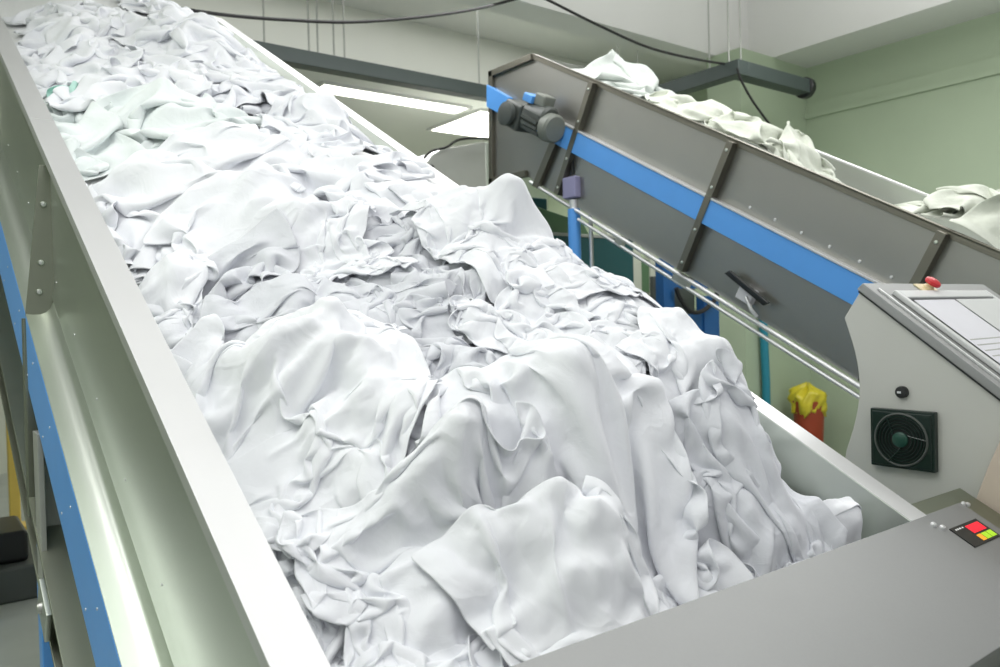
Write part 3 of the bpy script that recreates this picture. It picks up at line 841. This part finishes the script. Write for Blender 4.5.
# (name, label, category, point of view it is seen through and lift, size, settings), deepest first
UP = [
    ('crumpled_towel', 'white towel cut by the upper photo edge, beside the near rim', TW, (.40, 4.75), 1.0, dict(seed=9)),
    ('crumpled_sheet', 'white sheet cut by the upper photo edge, beside the far rim', SH, (1.0, 5.1), 1.1, dict(seed=10)),
    ('crumpled_towel', 'white towel at the very top of the heap, midway between the rims', TW, (110, 8, .05), 1.0, dict(seed=12)),
    ('crumpled_sheet', 'smooth white sheet spread near the top of the slope, mid-width', SH, (130, 24, .06), 1.0, dict(PUFF, seed=15, mound=(.05, .25, .3))),
    ('crumpled_sheet', 'white sheet bulging at the very top of the heap, against the far rim', SH, (195, 22, .10), 1.2, dict(PUFF, seed=13, mound=(.14, .22, .4))),
    ('crumpled_towel', 'white towel highest along the near rim, in small ropes', TW, (38, 40, .04), .8, dict(seed=14)),
    ('crumpled_towel', 'white towel in curved rolls beside the highest one on the near rim', TW, (75, 42, .05), .95, dict(seed=17, asp=.7, ang=.6)),
    ('crumpled_sheet', 'white sheet in soft rolls by the far rim where the dark overhead rail begins', SH, (268, 80, .06), .95, dict(seed=20, mound=(.05, .15, .2))),
    ('crumpled_towel', 'loose white towel in the upper heap, left of the soft rolls by the far rim', TW, (215, 70, .04), .9, dict(seed=19)),
    ('mint_towel', 'mint green towel peeking out of the upper white heap', TW, (105, 86, .02), .6, dict(seed=21, mat='mint', n=40)),
    ('crumpled_towel', 'white towel folded upright by the near rim beside the mint green towel', TW, (74, 98, .04), .7, dict(seed=22, mat='mintwhite')),
    ('rolled_sheet', 'long rolled white sheet arching across the upper heap above the pleated one', SH, (135, 64, .07), 1.0, dict(seed=18, asp=.6, ang=.35, mound=(.05, .3, .14))),
    ('gathered_sheet', 'faintly minty white sheet gathered in radiating pleats on the upper heap', SH, (168, 98, .08), .95, dict(seed=24, mat='mintwhite', mound=(.10, .15, .2), comp=(.34, .6), ang=1.2, dl=.0135, kb=.02, sr=.018)),
    ('crumpled_towel', 'small twisted white towel near the rim below the mint green towel', TW, (76, 128, .03), .55, dict(seed=23, mat='mintwhite')),
    ('crumpled_sheet', 'white sheet with a big rounded fold overhanging the far rim, upper reach', SH, (325, 104, .08), .95, dict(PUFF, seed=26, mound=(.09, .14, .2))),
    ('crumpled_towel', 'white towel in small knotted folds right of the pleated minty sheet', TW, (285, 130, .05), .8, dict(seed=27)),
    ('crumpled_sheet', 'white sheet sloping smoothly from the pleated one to the rounded towel', SH, (222, 140, .05), .85, dict(PUFF, seed=29, mound=(.05, .15, .2))),
    ('crumpled_sheet', 'white sheet twisted in ropes beside the far rim, above the billowing one', SH, (372, 150, .06), .9, dict(seed=28, asp=.7, ang=1.3)),
    ('crumpled_towel', 'white towel with narrow creases, mid-heap, left of the roped sheet', TW, (318, 168, .05), .8, dict(seed=32)),
    ('smooth_towel', 'thick smooth white towel lying broad across the heap beside the near rim', TW, (138, 172, .08), .85, dict(PUFF, seed=30, mat='linen2', mound=(.10, .17, .24))),
    ('crumpled_towel', 'small rounded white towel tucked right below the thick smooth towel', TW, (245, 185, .06), .6, dict(PUFF, seed=31, mound=(.07, .11, .13))),
    ('crumpled_sheet', 'white sheet falling in narrow lengthwise folds against the far rim', SH, (432, 195, .08), .95, dict(FOLD, seed=33)),
]
LOW = [
    ('crumpled_sheet', 'white sheet with long parallel folds running down from the upper heap', SH, (385, 222, .06), .95, dict(FOLD, mat='linen_grey_shade', seed=40, ang=-.4)),
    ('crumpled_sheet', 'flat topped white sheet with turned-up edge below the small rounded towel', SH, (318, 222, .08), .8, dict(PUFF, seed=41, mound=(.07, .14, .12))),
    ('crumpled_sheet', 'white sheet lying low along the near rim below the thick smooth towel', SH, (228, 245, .05), .7, dict(seed=42, mat='linen_grey_shade')),
    ('crumpled_sheet', 'upright white sheet corner leaning by the near rim', SH, (172, 272, .08), .6, dict(PUFF, seed=43, mound=(.10, .08, .10))),
    ('crumpled_sheet', 'finely creased greyish white sheet sunk in the middle of the heap', SH, (325, 285, .05), .85, dict(FOLD, mat='linen_grey_shade', seed=44, ang=1.2)),
    ('crumpled_sheet', 'crumpled white sheet end wedged against the near rim left of the broad smooth sheet', SH, (190, 350, .03), .55, dict(seed=45)),
    ('crumpled_sheet', 'small white sheet rumpled between the rolled bundle and broad smooth sheet', SH, (410, 372, .04), .65, dict(seed=47)),
    ('billowing_sheet', 'white sheet billowing highest at the far side against the dark green machine', SH, (1.16, .86), 1.15, dict(PUFF, seed=48, mound=(.03, .2, .26), asp=.9)),
    ('rolled_sheet', 'white sheet rolled in a bundle, deep folds at its open end, mid-heap', SH, (450, 345, .06), .9, dict(FOLD, mat='linen_grey_shade', seed=46, ang=.9, asp=.8)),
    ('billowing_sheet', 'tall peaked white sheet left of the billowing one, folds hanging from peak', SH, (.98, 1.22), 1.05, dict(PUFF, seed=49, mound=(.14, .16, .18), comp=.5, pk=.8)),
    ('crumpled_sheet', 'white sheet spread flat in the hollow behind the curled-lip sheet', SH, (.80, .80), .8, dict(FOLD, seed=62, ang=.3)),
    ('crumpled_sheet', 'white sheet with ragged ridge overhanging the far rim, nearest the yellow bag', SH, (1.12, .52), .9, dict(PUFF, seed=50, mound=(.06, .13, .15), comp=.46)),
    ('crumpled_sheet', 'white sheet puffed at the low far corner above the control box', SH, (1.31, .12), .58, dict(PUFF, seed=53, mound=(.15, .10, .09, .0, .0), comp=.52)),
    ('crumpled_sheet', 'white sheet draping in long folds to the cover edge, left of the corner puff', SH, (742, 465, .07), 1.05, dict(FOLD, mat='linen_grey_shade', seed=52, mound=(.09, .14, .2), ang=.25, kb=.022, wl=.5, comp=(.40, .8))),
    ('crumpled_sheet', 'flat white sheet at the foot of the near rim, lowest on the left', SH, (370, 620, .0), .65, dict(seed=53, mat='linen_grey_shade')),
    ('crumpled_sheet', 'white sheet end poking out below the overhanging one at cover edge', SH, (520, 640, .0), .55, dict(seed=54)),
    ('crumpled_sheet', 'white sheet in deep diagonal folds along the near rim, below the broad smooth one', SH, (310, 555, .03), .75, dict(FOLD, seed=55, ang=.8)),
    ('crumpled_sheet', 'white sheet with curled lip and scooped hollow in the middle of the low heap', SH, (566, 375, .09), 1.05, dict(seed=113, mound=(.13, .15, .13), comp=.43, wl=.32, pk=.8)),
    ('smooth_sheet', 'broad smooth white sheet spread like a cushion beside the near rim', SH, (300, 345, .11), .9, dict(PUFF, seed=123, mat='linen2', mound=(.15, .14, .16), pk=1.1, comp=.52)),
    ('crumpled_sheet', 'humped white sheet with folds falling to the lower left, centre of the low heap', SH, (442, 455, .12), .9, dict(PUFF, seed=93, mound=(.18, .12, .13), comp=.48, pk=.75)),
    ('billowing_sheet', 'puffed white sheet with pointed fold overhanging the steel cover edge', SH, (.46, .13), .58, dict(PUFF, seed=63, mat='linen2', mound=(.13, .13, .10, .04, .03), comp=.52, pk=.8, g=(0, -.2, -3.6), over=True)),
]
import time as _time
_t0 = _time.time()
SOFT = dict(dl=.0175, kb=.026, sr=.024, wl=.46, amp=.17, comp=.45)
for name, label, cat, cen, size, kw in UP + LOW:
    if (name, label, cat, cen, size, kw) in UP:
        kw = {**SOFT, **kw, **dict(dl=.0165, kb=.024, sr=.022, comp=kw.get('comp', .46))}
    sheet(name, label, cat, cen, size, **kw)
print('LAUNDRY', len(SHEETS), round(_time.time() - _t0, 1), 's')

# loose cloths on the second conveyor
FD2 = Field(-.1, -1.7, .015, 80, 300)
FD2.h = np.where((FD2.U > .02) & (FD2.U < W2 - .02), -.13 + .16 * np.exp(-((FD2.V + .46) / .3) ** 2) + .10 * ss(.3, .7, FD2.V), .0)
FD2.h = np.where((FD2.U < -.02) | (FD2.U > W2 + .02), -.8, FD2.h)
FAR = [
    ('hanging_cloth', 'greenish white cloth draped high near the head of the far conveyor', (.40, 2.20), .95, 'greyish', .16),
    ('loose_cloth', 'first small white cloth below the draped one on the far conveyor', (.38, 1.62), .7, 'ivory', .06),
    ('loose_cloth', 'white cloth on the far conveyor under the corner of the hung rail', (.40, 1.28), .75, 'ivory', .07),
    ('loose_cloth', 'white cloth on the far conveyor where the dropping cable ends', (.36, .95), .75, 'ivory', .09),
    ('loose_cloth', 'white cloth with upright corners, lowest before the empty stretch of far conveyor', (.36, .66), .7, 'ivory', .05),
    ('loose_cloth', 'small white cloth slipping into the empty stretch of the far conveyor', (.30, .40), .5, 'ivory', .02),
    ('loose_cloth', 'ivory cloth at the upper edge of the big pile low on the far conveyor', (.36, -.14), .65, 'ivory', .08),
    ('loose_cloth', 'ivory cloth deep in the big pile low on the far conveyor', (.55, -.40), .8, 'ivory', .06),
    ('loose_cloth', 'ivory cloth topmost on the big pile low on the far conveyor', (.38, -.32), .75, 'ivory', .06),
    ('loose_cloth', 'ivory cloth on the big pile at the photo edge, above the console', (.32, -.55), .8, 'ivory', .05),
]
for k, (name, label, cen, size, mat, mh) in enumerate(FAR):
    h = FD2.h + mh * np.exp(-((FD2.U - cen[0]) / .22) ** 2 - ((FD2.V - cen[1]) / .2) ** 2) * ((FD2.U > .02) & (FD2.U < W2 - .02))
    P = settle(FD2, h, cen, size, seed=80 + k, n=40, comp=.45, kb=.026, steps=75, lim=(.02, W2 - .02, None), sr=.024)
    FD2.stamp(P)
    tag(cloth_object(name, P, O2, M[mat], 1), label, 'cloth', 'loose cloths on the far conveyor')
